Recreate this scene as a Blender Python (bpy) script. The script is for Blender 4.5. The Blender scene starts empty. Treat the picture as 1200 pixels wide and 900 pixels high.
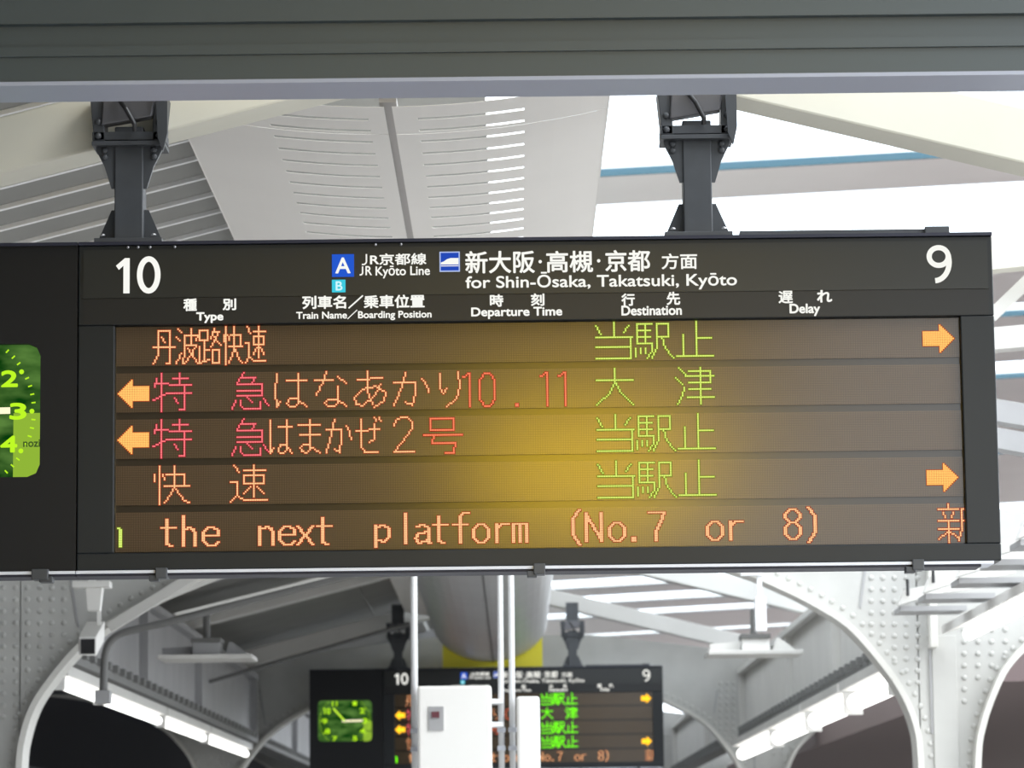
import bpy, bmesh, math, random
from mathutils import Matrix, Vector
random.seed(4)
S = bpy.context.scene
COL = S.collection

# ------------------------------------------------------------------ camera
F = 4000.0                                   # focal length in pixels of a 1200 px wide frame
EYE = Vector((0, 0, 1.6))
PITCH = math.atan(554 / F)
ROLL = math.radians(-0.64)
ROT = Matrix.Rotation(math.radians(90) + PITCH, 3, 'X') @ Matrix.Rotation(ROLL, 3, 'Z')
cd = bpy.data.cameras.new('camera')
cd.sensor_width = 36
cd.lens = F * 36 / 1200
cd.clip_start = 0.1
cd.clip_end = 500
cd.dof.use_dof = True
cd.dof.focus_distance = 8.25
cd.dof.aperture_fstop = 10
cam = bpy.data.objects.new('camera', cd)
cam.matrix_world = Matrix.Translation(EYE) @ ROT.to_4x4()
COL.objects.link(cam)
S.camera = cam

# ------------------------------------------------------------------ sky, light, exposure
w = bpy.data.worlds.new('overcast_sky')
S.world = w
w.use_nodes = True
bg = w.node_tree.nodes['Background']
bg.inputs[0].default_value = (0.88, 0.94, 1.0, 1)
bg.inputs[1].default_value = 3.6
sun = bpy.data.lights.new('sun', 'SUN')
sun.energy = 1.5
sun.angle = math.radians(25)
sun.color = (1, .97, .92)
so = bpy.data.objects.new('sun', sun)
so.rotation_euler = (math.radians(25), math.radians(48), 0)
COL.objects.link(so)
S.view_settings.view_transform = 'Standard'
S.view_settings.look = 'None'
S.view_settings.exposure = 0.0
S.view_settings.gamma = 1
S.view_settings.use_curve_mapping = False


# ------------------------------------------------------------------ helpers
def at(px, py, Y):
    """the world point at distance Y along the platform that the pixel looks at"""
    d = ROT @ Vector((px - 600, 450 - py, -F))
    k = (Y - EYE.y) / d.y
    return EYE + d * k


MATS = {}


def mat(name, col, rough=.6, metal=0, noise=0, nscale=8, emit=None, es=1, bump=0, spec=None):
    if name in MATS:
        return MATS[name]
    m = bpy.data.materials.new(name)
    m.use_nodes = True
    nt = m.node_tree
    b = nt.nodes['Principled BSDF']
    b.inputs['Base Color'].default_value = (*col, 1)
    b.inputs['Roughness'].default_value = rough
    b.inputs['Metallic'].default_value = metal
    if spec is not None:
        b.inputs['Specular IOR Level'].default_value = spec
    if emit:
        b.inputs['Emission Color'].default_value = (*emit, 1)
        b.inputs['Emission Strength'].default_value = es
    if noise or bump:
        tc = nt.nodes.new('ShaderNodeTexCoord')
        n = nt.nodes.new('ShaderNodeTexNoise')
        n.inputs['Scale'].default_value = nscale
        n.inputs['Detail'].default_value = 6
        nt.links.new(tc.outputs['Object'], n.inputs['Vector'])
        if noise:
            r = nt.nodes.new('ShaderNodeValToRGB')
            r.color_ramp.elements[0].position = .3
            r.color_ramp.elements[1].position = .7
            r.color_ramp.elements[0].color = (*[c * (1 - noise) for c in col], 1)
            r.color_ramp.elements[1].color = (*[min(1, c * (1 + noise)) for c in col], 1)
            nt.links.new(n.outputs['Fac'], r.inputs['Fac'])
            nt.links.new(r.outputs['Color'], b.inputs['Base Color'])
        if bump:
            bp = nt.nodes.new('ShaderNodeBump')
            bp.inputs['Strength'].default_value = bump
            bp.inputs['Distance'].default_value = .01
            nt.links.new(n.outputs['Fac'], bp.inputs['Height'])
            nt.links.new(bp.outputs['Normal'], b.inputs['Normal'])
    MATS[name] = m
    return m


def led(name, col, strength):
    m = bpy.data.materials.new(name)
    m.use_nodes = True
    nt = m.node_tree
    e = nt.nodes.new('ShaderNodeEmission')
    e.inputs[0].default_value = (*col, 1)
    e.inputs[1].default_value = strength
    nt.links.new(e.outputs[0], nt.nodes['Material Output'].inputs[0])
    return m


class MB:
    def __init__(s):
        s.v, s.f, s.mi = [], [], []

    def face(s, pts, mi=0):
        n = len(s.v)
        s.v += [tuple(p) for p in pts]
        s.f.append(tuple(range(n, n + len(pts))))
        s.mi.append(mi)

    def grid(s, vs, fs, mi=0):
        n = len(s.v)
        s.v += [tuple(p) for p in vs]
        s.f += [tuple(i + n for i in f) for f in fs]
        s.mi += [mi] * len(fs)
        return s

    def box(s, x0, x1, y0, y1, z0, z1, mi=0):
        return s.hexa([(x0, y0, z0), (x1, y0, z0), (x1, y1, z0), (x0, y1, z0),
                       (x0, y0, z1), (x1, y0, z1), (x1, y1, z1), (x0, y1, z1)], mi)

    def hexa(s, v, mi=0):
        return s.grid(v, [(0, 3, 2, 1), (4, 5, 6, 7), (0, 1, 5, 4), (1, 2, 6, 5), (2, 3, 7, 6), (3, 0, 4, 7)], mi)

    def prism(s, poly, y0, y1, mi=0):
        """poly: (x, z) outline, extruded along Y"""
        n = len(poly)
        vs = [(x, y0, z) for x, z in poly] + [(x, y1, z) for x, z in poly]
        fs = [tuple(range(n)), tuple(range(2 * n - 1, n - 1, -1))]
        fs += [(i, i + n, (i + 1) % n + n, (i + 1) % n) for i in range(n)]
        return s.grid(vs, fs, mi)

    def bar(s, p, q, wd, ht, up=(0, 0, 1), mi=0):
        p, q, up = Vector(p), Vector(q), Vector(up)
        d = (q - p).normalized()
        r = d.cross(up).normalized()
        u = r.cross(d)
        c = [(-1, -1), (1, -1), (1, 1), (-1, 1)]
        v = [p + r * a * wd / 2 + u * b * ht / 2 for a, b in c] + [q + r * a * wd / 2 + u * b * ht / 2 for a, b in c]
        return s.hexa(v, mi)

    def tube(s, pts, r, n=10, mi=0):
        pts = [Vector(p) for p in pts]
        rings = []
        ref = Vector((0.13, .2, 1)).normalized()
        for i, p in enumerate(pts):
            d = (pts[min(i + 1, len(pts) - 1)] - pts[max(i - 1, 0)]).normalized()
            a = d.cross(ref)
            if a.length < .05:
                a = d.cross(Vector((1, 0, 0)))
            a.normalize()
            b = d.cross(a)
            rings.append([p + (a * math.cos(t) + b * math.sin(t)) * r for t in [2 * math.pi * k / n for k in range(n)]])
        vs = [q for g in rings for q in g]
        fs = []
        for i in range(len(pts) - 1):
            for k in range(n):
                fs.append((i * n + k, i * n + (k + 1) % n, (i + 1) * n + (k + 1) % n, (i + 1) * n + k))
        fs.append(tuple(range(n)))
        fs.append(tuple(range((len(pts) - 1) * n, len(pts) * n))[::-1])
        return s.grid(vs, fs, mi)

    def dome(s, c, r, axis=(0, -1, 0), n=8, mi=0):
        c, ax = Vector(c), Vector(axis)
        a = ax.orthogonal().normalized()
        b = ax.cross(a)
        vs = []
        for rr, h in ((r, 0), (r * .8, r * .45), (r * .35, r * .7)):
            vs += [c + ax * h + (a * math.cos(t) + b * math.sin(t)) * rr for t in [2 * math.pi * k / n for k in range(n)]]
        fs = [(i * n + k, i * n + (k + 1) % n, (i + 1) * n + (k + 1) % n, (i + 1) * n + k) for i in range(2) for k in range(n)]
        fs.append(tuple(range(2 * n, 3 * n)))
        return s.grid(vs, fs, mi)

    def build(s, name, mats, parent=None, stuff=False, bevel=0, smooth=False, origin=None):
        me = bpy.data.meshes.new(name)
        vs = s.v
        if origin is not None:
            vs = [(x - origin[0], y - origin[1], z - origin[2]) for x, y, z in vs]
        me.from_pydata(vs, [], s.f)
        for m in (mats if isinstance(mats, (list, tuple)) else [mats]):
            me.materials.append(m)
        me.polygons.foreach_set('material_index', s.mi)
        bm = bmesh.new()
        bm.from_mesh(me)
        if len(s.f) < 20000:
            bmesh.ops.recalc_face_normals(bm, faces=bm.faces)
        bm.to_mesh(me)
        bm.free()
        if smooth:
            me.polygons.foreach_set('use_smooth', [True] * len(me.polygons))
        me.update()
        o = bpy.data.objects.new(name, me)
        COL.objects.link(o)
        if origin is not None:
            o.location = origin
        if parent:
            o.parent = parent
            pw = Vector(parent.location)
            if parent.parent:
                pw += Vector(parent.parent.location)
            if origin is None:
                o.location = -pw
            else:
                o.location = Vector(origin) - pw
        if stuff:
            o['kind'] = 'stuff'
        if bevel:
            b = o.modifiers.new('bevel', 'BEVEL')
            b.width = bevel
            b.segments = 2
            b.limit_method = 'ANGLE'
        return o


def thing(name, loc, label, cat, group=None):
    o = bpy.data.objects.new(name, None)
    o.empty_display_size = .1
    COL.objects.link(o)
    o.location = loc
    return tag(o, label, cat, group)


def tag(o, label, cat, group=None):
    o['label'] = label
    o['category'] = cat
    if group:
        o['group'] = group
    return o


def struct(o):
    o['kind'] = 'structure'
    return o


def copy_tree(o, parent=None):
    c = o.copy()
    COL.objects.link(c)
    c.parent = parent
    for ch in [k for k in bpy.data.objects if k.parent == o]:
        copy_tree(ch, c)
    return c


# ------------------------------------------------------------------ materials
M_case = mat('charcoal_painted_steel', (.011, .014, .0165), .40, noise=.12, nscale=3, spec=.36)
M_head = mat('header_acrylic', (.018, .020, .020), .33, spec=.40)
M_band = mat('column_title_band', (.013, .014, .015), .36, spec=.36)
M_led = mat('led_module_face', (.062, .042, .023), .17, spec=.5)
M_gap = mat('led_row_divider', (.034, .025, .015), .17, spec=.5)
M_dot = mat('unlit_led', (.135, .088, .048), .16, spec=.45)
M_rail = mat('bright_aluminium', (.66, .69, .76), .5, .3)
M_drail = mat('dark_rubber_seal', (.012, .014, .03), .5)
M_hang = mat('hanger_dark_paint', (.05, .055, .062), .45, noise=.15, nscale=12, spec=.5)
M_bolt = mat('galvanised_bolt', (.35, .36, .38), .4, .8)
M_beam = mat('blue_grey_beam_paint', (.055, .072, .08), .4, noise=.06, nscale=2)
M_white = mat('off_white_steel_paint', (.62, .61, .58), .5, noise=.05, nscale=3)
M_grey = mat('grey_steel_paint', (.33, .33, .335), .55, noise=.08, nscale=4, bump=.05)
M_cream = mat('cream_rafter_paint', (.70, .68, .58), .5, noise=.04, nscale=3)
M_deck = mat('roof_deck_grey', (.24, .24, .225), .6, noise=.08, nscale=3)
M_deckw = mat('roof_deck_seam_white', (.86, .86, .86), .45)
M_panel = mat('ceiling_panel_white', (.88, .85, .81), .5, noise=.02, nscale=2)
M_duct = mat('duct_light_grey', (.50, .50, .50), .35, .25, noise=.05, nscale=3)
M_yel = mat('yellow_light_tone', (.85, .75, .03), .45)
M_glow = led('text_white_backlit', (.96, .96, .90), 1.0)
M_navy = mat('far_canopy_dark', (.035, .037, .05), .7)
M_floor = mat('platform_asphalt', (.44, .43, .42), .8, noise=.1, nscale=4)
M_tube = led('fluorescent_tube', (1, .99, .95), 3.5)
M_pole = mat('white_pole_paint', (.80, .81, .82), .3)
M_boxw = mat('white_equipment_paint', (.80, .79, .76), .45)
M_black = mat('black_plastic', (.02, .02, .022), .3)
M_cond = mat('grey_conduit', (.13, .13, .125), .5)

# ------------------------------------------------------------------ the setting
struct(MB().box(-2.9, 2.7, -14, 75, -.3, 0).build('floor', M_floor))
struct(MB().box(-30, 30, -25, 110, -1.3, -1.1).build('ground', mat('track_ballast', (.22, .20, .18), .9, noise=.2, nscale=6, bump=.3)))

# left roof deck: folded sheets, white edges, sloping down to the left
def deck_z(x):
    return 3.66 - .25 * (abs(x) - .94)


ceil = bpy.data.objects.new('ceiling', None)
COL.objects.link(ceil)
struct(ceil)
XI, XO = -.82, -3.4
pitch = .275


def deck_sheet(y):
    b = MB()
    for x0, x1 in ((XO, XI),):
        z0, z1 = deck_z(x0), deck_z(x1)
        b.hexa([(x0, .006, z0), (x1, .006, z1), (x1, pitch, z1 + .004), (x0, pitch, z0 + .004),
                (x0, .006, z0 + .02), (x1, .006, z1 + .02), (x1, pitch, z1 + .02), (x0, pitch, z0 + .02)])
    return b


proto = deck_sheet(0).build('roof_sheet', M_deck, ceil)
b = MB()
b.hexa([(XO, -.012, deck_z(XO) - .009), (XI, -.012, deck_z(XI) - .009), (XI, .012, deck_z(XI) - .009), (XO, .012, deck_z(XO) - .009),
        (XO, -.012, deck_z(XO) + .02), (XI, -.012, deck_z(XI) + .02), (XI, .012, deck_z(XI) + .02), (XO, .012, deck_z(XO) + .02)])
seam = b.build('roof_seam', M_deckw, proto)
y = 8.55
proto.location = (0, y, 0)
for i in range(1, 26):
    c = proto.copy()
    COL.objects.link(c)
    c.location = (0, y + i * pitch, 0)
    d = seam.copy()
    COL.objects.link(d)
    d.parent = c
# plain deck before and beyond
b = MB()
for y0, y1 in ((-14, 8.5), (15.8, 75)):
    for x0, x1 in ((XO, XI),):
        b.hexa([(x0, y0, deck_z(x0)), (x1, y0, deck_z(x1)), (x1, y1, deck_z(x1)), (x0, y1, deck_z(x0)),
                (x0, y0, deck_z(x0) + .08), (x1, y0, deck_z(x1) + .08), (x1, y1, deck_z(x1) + .08), (x0, y1, deck_z(x0) + .08)])
b.build('roof_plate', M_deck, ceil)
# closed roof above the ridge (left of it), keeps the left slots dark
b = MB()
b.hexa([(-1.2, -14, 4.3), (-.09, -14, 4.45), (-.09, 75, 4.45), (-1.2, 75, 4.3),
        (-1.2, -14, 4.36), (-.09, -14, 4.51), (-.09, 75, 4.51), (-1.2, 75, 4.36)])
b.box(-1.2, -1.16, -14, 75, 3.6, 4.32)
b.build('ridge_cover', M_deck, ceil)

# purlins under the far left deck
PY = [21.5, 24.4, 29.5, 31.8, 35, 39, 44]
b0 = MB()
x0, x1 = XO, -.7
for k, (dz, hh, dd) in enumerate(((-.02, .07, .16),)):
    b0.hexa([(x0, 0, deck_z(x0) - hh), (x1, 0, deck_z(x1) - hh), (x1, dd, deck_z(x1) - hh), (x0, dd, deck_z(x0) - hh),
             (x0, 0, deck_z(x0)), (x1, 0, deck_z(x1)), (x1, dd, deck_z(x1)), (x0, dd, deck_z(x0))])
pp = b0.build('purlin', M_grey, ceil)
pp.location = (0, PY[0], 0)
for yy in PY[1:]:
    c = pp.copy()
    COL.objects.link(c)
    c.location = (0, yy, 0)

# high glazed canopy on the right: pale panels with skylight strips between, glass in the strips
HZ = 5.6
def canopy(b, y0, y1, x0=.2, x1=11, th=.08):
    f = lambda x, y: HZ + .045 * (x - 1)
    b.hexa([(x0, y0, f(x0, y0)), (x1, y0, f(x1, y0)), (x1, y1, f(x1, y1)), (x0, y1, f(x0, y1)),
            (x0, y0, f(x0, y0) + th), (x1, y0, f(x1, y0) + th), (x1, y1, f(x1, y1) + th), (x0, y1, f(x0, y1) + th)])
    return b


def Yof(py):
    return 4.0 * F / (1004 - py)


canr = bpy.data.objects.new('ceiling_right', None)
COL.objects.link(canr)
struct(canr)
glass = bpy.data.materials.new('canopy_glass')
glass.use_nodes = True
nt = glass.node_tree
tr = nt.nodes.new('ShaderNodeBsdfTransparent')
tr.inputs[0].default_value = (.95, .98, 1, 1)
gl = nt.nodes.new('ShaderNodeBsdfGlossy')
gl.inputs['Roughness'].default_value = .1
mx = nt.nodes.new('ShaderNodeMixShader')
mx.inputs[0].default_value = .06
nt.links.new(tr.outputs[0], mx.inputs[1])
nt.links.new(gl.outputs[0], mx.inputs[2])
nt.links.new(mx.outputs[0], nt.nodes['Material Output'].inputs[0])
opaque = [(197, 232), (305, 380), (395, 450), (470, 540), (560, 620), (640, 672), (675, 683), (694, 703), (713, 722), (729, 748), (752, 775)]
prev = Yof(100)
for a, c in opaque:
    canopy(MB(), Yof(a), Yof(c)).build('canopy_panel', M_panel, canr)
    if Yof(a) > prev + .05:
        canopy(MB(), prev, Yof(a), th=.02).build('glass_pane', glass, canr)
    b = MB()
    f = lambda x: HZ + .045 * (x - 1)
    if a < 640:
        b.hexa([(.2, Yof(a) - .022, f(.2) - .004), (11, Yof(a) - .022, f(11) - .004), (11, Yof(a), f(11) - .004), (.2, Yof(a), f(.2) - .004),
                (.2, Yof(a) - .022, f(.2) + .04), (11, Yof(a) - .022, f(11) + .04), (11, Yof(a), f(11) + .04), (.2, Yof(a), f(.2) + .04)])
        b.build('glazing_bar', mat('teal_glazing_bar', (.05, .13, .17), .4), canr)
    prev = Yof(c)

# neighbouring dark canopy beyond the left track, and the far one on the right
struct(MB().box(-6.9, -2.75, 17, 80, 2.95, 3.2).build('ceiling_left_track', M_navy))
struct(MB().box(2.45, 8, 17.5, 80, 2.46, 2.62).build('ceiling_right_track', mat('far_canopy_brown', (.16, .12, .12), .7)))
struct(MB().box(-7.2, -7, -14, 80, -1.1, 8).build('wall_left_blocker', mat('blocker_wall_dark', (.07, .07, .075), .8)))  # tall dark wall added to keep daylight off the left side
struct(MB().box(-7, 1.3, -14.4, -14, -1.1, 6.5).build('wall_back_blocker', mat('blocker_wall_dark', (.07, .07, .075), .8)))  # unseen wall added behind the camera to hold back sky light
struct(MB().box(-7, 1.7, -14, 6.5, 4.7, 4.9).build('ceiling_blocker', M_deck))  # unseen ceiling added over the camera, its width set to block sky light
struct(MB().box(-13, 14, 88, 88.3, -1.1, 3.6).build('wall_far', mat('far_wall_grey', (.16, .16, .17), .8)))

# ------------------------------------------------------------------ rafters
def rafter_pair(Y, ma, label, dep=.15, hh=.165):
    z0 = 3.365 if Y < 10 else 3.44
    t = thing('roof_rafter', (0, Y, z0), label, 'rafter')
    for sgn, nm in ((-1, 'rafter_arm'), (1, 'rafter_arm')):
        xa, xb = sgn * .10, sgn * 3.2
        za = z0 + .25 * (.94 - abs(xa))
        zb = z0 + .25 * (.94 - abs(xb))
        MB().hexa([(xa, Y, za), (xb, Y, zb), (xb, Y + dep, zb), (xa, Y + dep, za),
                   (xa, Y, za + hh), (xb, Y, zb + hh), (xb, Y + dep, zb + hh), (xa, Y + dep, za + hh)]).build(nm, ma, t, bevel=.006)
    return t


rafter_pair(8.28, M_cream, 'cream box rafter sloping down from both sign hangers, nearest the viewer', .15, .145)
rafter_pair(22.8, M_white, 'off-white sloping rafter behind the right riveted arch, nearer of the far two', .15, .13)
rafter_pair(27.45, M_white, 'off-white sloping rafter carrying the hangers of the small far board', .15, .13)

# ------------------------------------------------------------------ perforated ceiling cover
CX, CH = -.307, .565
cov = thing('ceiling_cover', (CX, 9, 3.5), 'white curved ceiling cover with rows of long slots, above the big board', 'ceiling panel')
ARC = 2.55
def cz(x):
    u = x - CX
    return 3.545 - (ARC - (ARC - math.sqrt(ARC ** 2 - CH ** 2))) + (ARC - math.sqrt(max(0, ARC ** 2 - u * u))) + (ARC - 0) - (ARC - math.sqrt(ARC ** 2 - CH ** 2)) if False else 3.485 + (ARC - math.sqrt(ARC ** 2 - u * u))


slot_y = [8.90 + .156 * i for i in range(12)]
SLW = .027
def cover_panel(xa, xb, s0, s1, y0, y1, slots, name):
    b = MB()
    n = 8
    xs = sorted(set([xa + (xb - xa) * i / n for i in range(n + 1)] + ([s0, s1] if slots else [])))
    ys = [y0]
    for s in slots:
        ys += [s - SLW / 2, s + SLW / 2]
    ys.append(y1)
    th = .0012
    for j in range(len(ys) - 1):
        is_slot = slots and j % 2 == 1
        for i in range(len(xs) - 1):
            mid = (xs[i] + xs[i + 1]) / 2
            if is_slot and s0 < mid < s1:
                continue
            x0, x1_ = xs[i], xs[i + 1]
            b.hexa([(x0, ys[j], cz(x0)), (x1_, ys[j], cz(x1_)), (x1_, ys[j + 1], cz(x1_)), (x0, ys[j + 1], cz(x0)),
                    (x0, ys[j], cz(x0) + th), (x1_, ys[j], cz(x1_) + th), (x1_, ys[j + 1], cz(x1_) + th), (x0, ys[j + 1], cz(x0) + th)])
    return b.build(name, M_panel, cov)


for (ya, yb, sl) in ((8.47, 8.80, [8.62, 8.76]), (8.806, 10.78, slot_y[:12]), (10.786, 15, []), (15.006, 20, []), (20.006, 27.3, [])):
    cover_panel(CX - CH, CX - .01, -.625, -.362, ya, yb, sl, 'cover_panel')
    cover_panel(CX + .01, CX + CH, -.235, .04, ya, yb, sl, 'cover_panel')
MB().box(CX - .022, CX + .022, 8.47, 27.3, cz(CX) + .012, cz(CX) + .03).build('joint_strip', mat('joint_grey', (.35, .33, .32), .5), cov)
# folded side lips of the cover
for sx in (-1, 1):
    x = CX + sx * CH
    MB().box(x - .004, x + .004, 8.47, 27.3, cz(x), cz(x) + .16).build('side_lip', M_panel, cov)

# round grey duct further on, with a board behind it coloured to stand for yellow light
duct = thing('ventilation_duct', (CX, 23, 3.1), 'rounded light grey duct running over the small far board', 'duct')
def belly(y0, y1, hw, dp, ztop, cx, n=24):
    b = MB()
    pts = [(cx + hw * math.cos(t), ztop - dp * math.sin(t)) for t in [math.pi * i / n for i in range(n + 1)]]
    vs = [(x, y0, z) for x, z in pts] + [(x, y1, z) for x, z in pts]
    m = n + 1
    fs = [(i, i + 1, i + 1 + m, i + m) for i in range(n)] + [tuple(range(m)), tuple(range(2 * m - 1, m - 1, -1))]
    return b.grid(vs, fs)
DX = -.20
belly(17.6, 27.36, .46, .33, 3.48, DX).build('duct_shell', M_duct, duct, smooth=False)
MB().box(DX + .02, DX + .032, 17.6, 27.36, 3.143, 3.16).build('duct_seam', M_cond, duct)
tag(MB().box(-.58, .22, 27.37, 27.39, 3.105, 3.46).build('duct_end_board', M_yel), 'board coloured as yellow light, closing under the end of the grey duct', 'board')

# ------------------------------------------------------------------ foreground beam
Yb = 6.8
pb = at(600, 92, Yb)
bd = Yb * (912 / 892.) - Yb
t = thing('station_beam', (0, Yb, pb.z), 'blue-grey steel beam crossing the top of the view, in front of the hangers', 'beam')
MB().box(-3.6, 3.6, Yb, Yb + bd, pb.z + .004, pb.z + .30).build('beam_web', M_beam, t)
MB().box(-3.6, 3.6, Yb - .002, Yb + bd, pb.z - .004, pb.z + .004).build('lower_flange', mat('beam_underside_lit_tone', (.35, .38, .47), .42), t)  # light on the underside is put into this paler flange colour
MB().box(-3.6, 3.6, Yb - .008, Yb, pb.z + .055, pb.z + .075).build('beam_rib', M_beam, t)
MB().box(-3.6, 3.6, Yb - .02, Yb, pb.z + .12, pb.z + .3).build('cover_strip', M_beam, t)

# ------------------------------------------------------------------ LED glyphs (24 x 24 dots, strokes)
G = {
 '特': '5,0,5,23 2,3,1,8 1,6,9,6 0,16,9,12 16,0,16,7 12,3,21,3 10,7,23,7 10,12,23,12 19,8,19,21 16,22,19,22 13,15,15,18',
 '急': '7,0,3,6 6,3,14,3 14,3,12,6 3,7,18,7 18,7,18,14 3,11,18,11 3,14,18,14 2,17,0,22 5,17,5,20 5,20,7,22 7,22,16,22 17,22,17,18 9,15,12,18 19,16,22,20',
 '快': '1,5,1,9 4,0,4,23 6,5,7,8 13,0,13,13 8,5,19,5 19,5,19,12 7,12,22,12 12,14,11,17 11,17,7,22 14,14,16,17 16,17,19,21 19,21,22,22',
 '速': '2,0,5,4 0,10,4,10 4,10,4,18 4,18,0,22 4,18,8,21 8,21,22,21 14,0,14,19 8,3,21,3 8,6,20,6 8,6,8,11 20,6,20,11 8,11,20,11 12,13,8,17 16,13,20,17',
 '丹': '3,2,3,17 3,17,0,22 3,2,10,2 10,2,10,21 8,22,10,22 0,12,13,12 5,6,7,9',
 '波': '1,1,3,3 0,6,2,8 0,22,3,16 5,5,5,15 5,15,4,22 5,5,13,5 13,5,12,8 9,1,9,11 5,11,12,11 12,11,9,17 9,17,5,22 7,13,13,22',
 '路': '0,2,5,2 0,2,0,8 5,2,5,8 0,8,5,8 3,8,3,21 3,14,6,14 0,12,0,22 0,22,6,20 9,1,7,7 9,3,12,3 12,3,7,12 8,5,13,11 8,14,12,14 8,14,8,22 12,14,12,22 8,22,12,22',
 '当': '0,2,3,7 11,0,11,9 20,2,17,6 0,9,22,9 21,9,21,22 0,15,21,15 0,22,21,22',
 '駅': '1,1,10,1 1,1,1,13 6,1,6,13 1,5,9,5 1,9,9,9 1,13,10,13 10,13,10,18 10,18,7,22 0,16,0,21 3,16,3,19 6,16,6,19 13,1,20,1 13,1,13,15 13,15,10,22 20,1,20,9 13,9,20,9 16,9,18,16 18,16,23,22',
 '止': '5,8,5,21 13,0,13,21 13,10,22,10 1,21,23,21',
 '大': '11,0,11,6 0,7,22,7 11,8,8,15 8,15,0,22 11,8,15,15 15,15,22,22',
 '津': '2,0,6,4 0,6,4,10 5,12,4,17 4,17,1,22 15,0,15,22 8,2,21,2 21,2,21,9 6,5,23,5 8,9,21,9 8,13,21,13 7,18,23,18',
 '号': '4,1,18,1 4,1,4,8 18,1,18,8 4,8,18,8 0,11,23,11 6,11,5,16 5,16,19,16 19,16,18,22 18,22,13,22',
 'は': '2,1,1,12 1,12,2,21 2,21,4,18 8,5,20,5 15,1,15,19 15,19,13,21 13,21,10,21 10,16,15,16 10,16,8,19 8,19,10,21 15,17,20,21',
 'な': '1,5,12,5 8,0,6,6 6,6,2,14 15,3,20,7 15,9,15,19 15,17,9,17 9,17,7,19 7,19,9,21 9,21,13,21 13,21,15,19 15,17,20,21',
 'あ': '3,5,18,4 9,0,9,12 9,12,12,20 17,8,14,14 14,14,6,21 6,21,2,20 2,20,1,16 1,16,6,11 6,11,14,9 14,9,20,13 20,13,19,18 19,18,13,22',
 'か': '1,7,14,7 14,7,14,14 14,14,12,21 12,21,8,19 8,1,6,9 6,9,1,21 18,5,21,9 21,9,22,13',
 'り': '5,2,5,11 5,11,7,14 7,14,9,11 16,1,17,10 17,10,15,17 15,17,9,22',
 'ま': '2,4,20,4 3,10,19,10 11,1,11,19 11,19,8,21 8,21,4,20 4,20,3,18 3,18,6,16 6,16,11,16 11,17,20,21',
 'ぜ': '1,8,21,7 6,1,6,18 6,18,9,21 9,21,20,21 16,4,16,13 16,13,12,15 17,0,18,2 21,0,22,2',
 '2': '0,5,1,2 1,2,4,0 4,0,8,0 8,0,11,3 11,3,11,7 11,7,0,21 0,21,12,21',
 '新': '6,0,6,3 0,3,12,3 3,5,4,8 9,5,8,8 0,10,12,10 0,15,12,15 6,10,6,23 5,17,0,21 7,17,11,20 20,1,14,3 14,3,14,14 14,14,12,22 14,10,22,10 19,10,19,23',
 'one': '0,4,4,2 4,2,4,22', 'zero': '3,2,6,2 6,2,9,6 9,6,9,18 9,18,6,22 6,22,3,22 3,22,0,18 0,18,0,6 0,6,3,2', 'point': '0,21,1,21 0,22,1,22',
 't': '3,4,3,19 3,19,6,20 0,9,8,9', 'h': '1,2,1,20 1,11,4,9 4,9,7,10 7,10,8,13 8,13,8,20',
 'e': '1,14,9,14 9,14,9,11 9,11,6,9 6,9,3,9 3,9,0,12 0,12,0,17 0,17,3,20 3,20,7,20 7,20,9,18',
 'n': '0,9,0,20 0,11,4,9 4,9,7,10 7,10,8,13 8,13,8,20', 'x': '0,9,9,20 9,9,0,20',
 'p': '0,9,0,22 0,10,5,9 5,9,8,11 8,11,8,16 8,16,5,19 5,19,1,18', 'l': '3,2,3,20',
 'a': '1,10,4,9 4,9,7,10 7,10,8,12 8,12,8,20 8,13,2,14 2,14,0,17 0,17,2,20 2,20,8,18 8,20,9,20',
 'f': '4,4,4,20 4,4,6,2 6,2,9,2 0,9,8,9', 'o': '3,9,6,9 6,9,9,12 9,12,9,17 9,17,6,20 3,20,6,20 0,17,3,20 0,12,0,17 3,9,0,12',
 'r': '1,9,1,20 1,12,4,9 4,9,8,9', 'm': '0,9,0,20 4,10,4,20 8,10,8,20 0,9,8,9',
 '(': '5,1,1,6 1,6,1,16 1,16,5,22', ')': '1,1,5,6 5,6,5,16 5,16,1,22', 'N': '0,3,0,20 9,3,9,20 0,4,9,19',
 '7': '0,3,9,3 9,3,8,7 8,7,4,14 4,14,4,20',
 '8': '3,2,6,2 6,2,9,5 9,5,9,7 9,7,6,10 6,10,3,10 3,10,0,7 0,7,0,5 0,5,3,2 3,10,0,13 0,13,0,17 0,17,3,20 3,20,6,20 6,20,9,17 9,17,9,13 9,13,6,10',
}


def glyph(ch, sx=1.0, thick=1):
    out = set()
    for seg in G[ch].split():
        a, b_, c, d = map(float, seg.split(','))
        a *= sx
        c *= sx
        n = int(max(abs(c - a), abs(d - b_))) or 1
        if n < max(abs(round(c) - round(a)), abs(d - b_)):
            n = int(max(abs(round(c) - round(a)), abs(d - b_)))
        for i in range(n + 1):
            x = int(round(a + (c - a) * i / n))
            y_ = int(round(b_ + (d - b_) * i / n))
            for k in range(thick):
                out.add((x + k, y_))
    return out


def arrow(direction):
    out = set()
    for c in range(19):
        h = c if c <= 8 else 4
        for r in range(-h, h + 1):
            out.add((c if direction < 0 else 18 - c, 12 + r))
    return out


# rows: list of (set of dots, column, colour key)
def col_of(px):
    return int(round((px - 135) / 1.9375))


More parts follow.
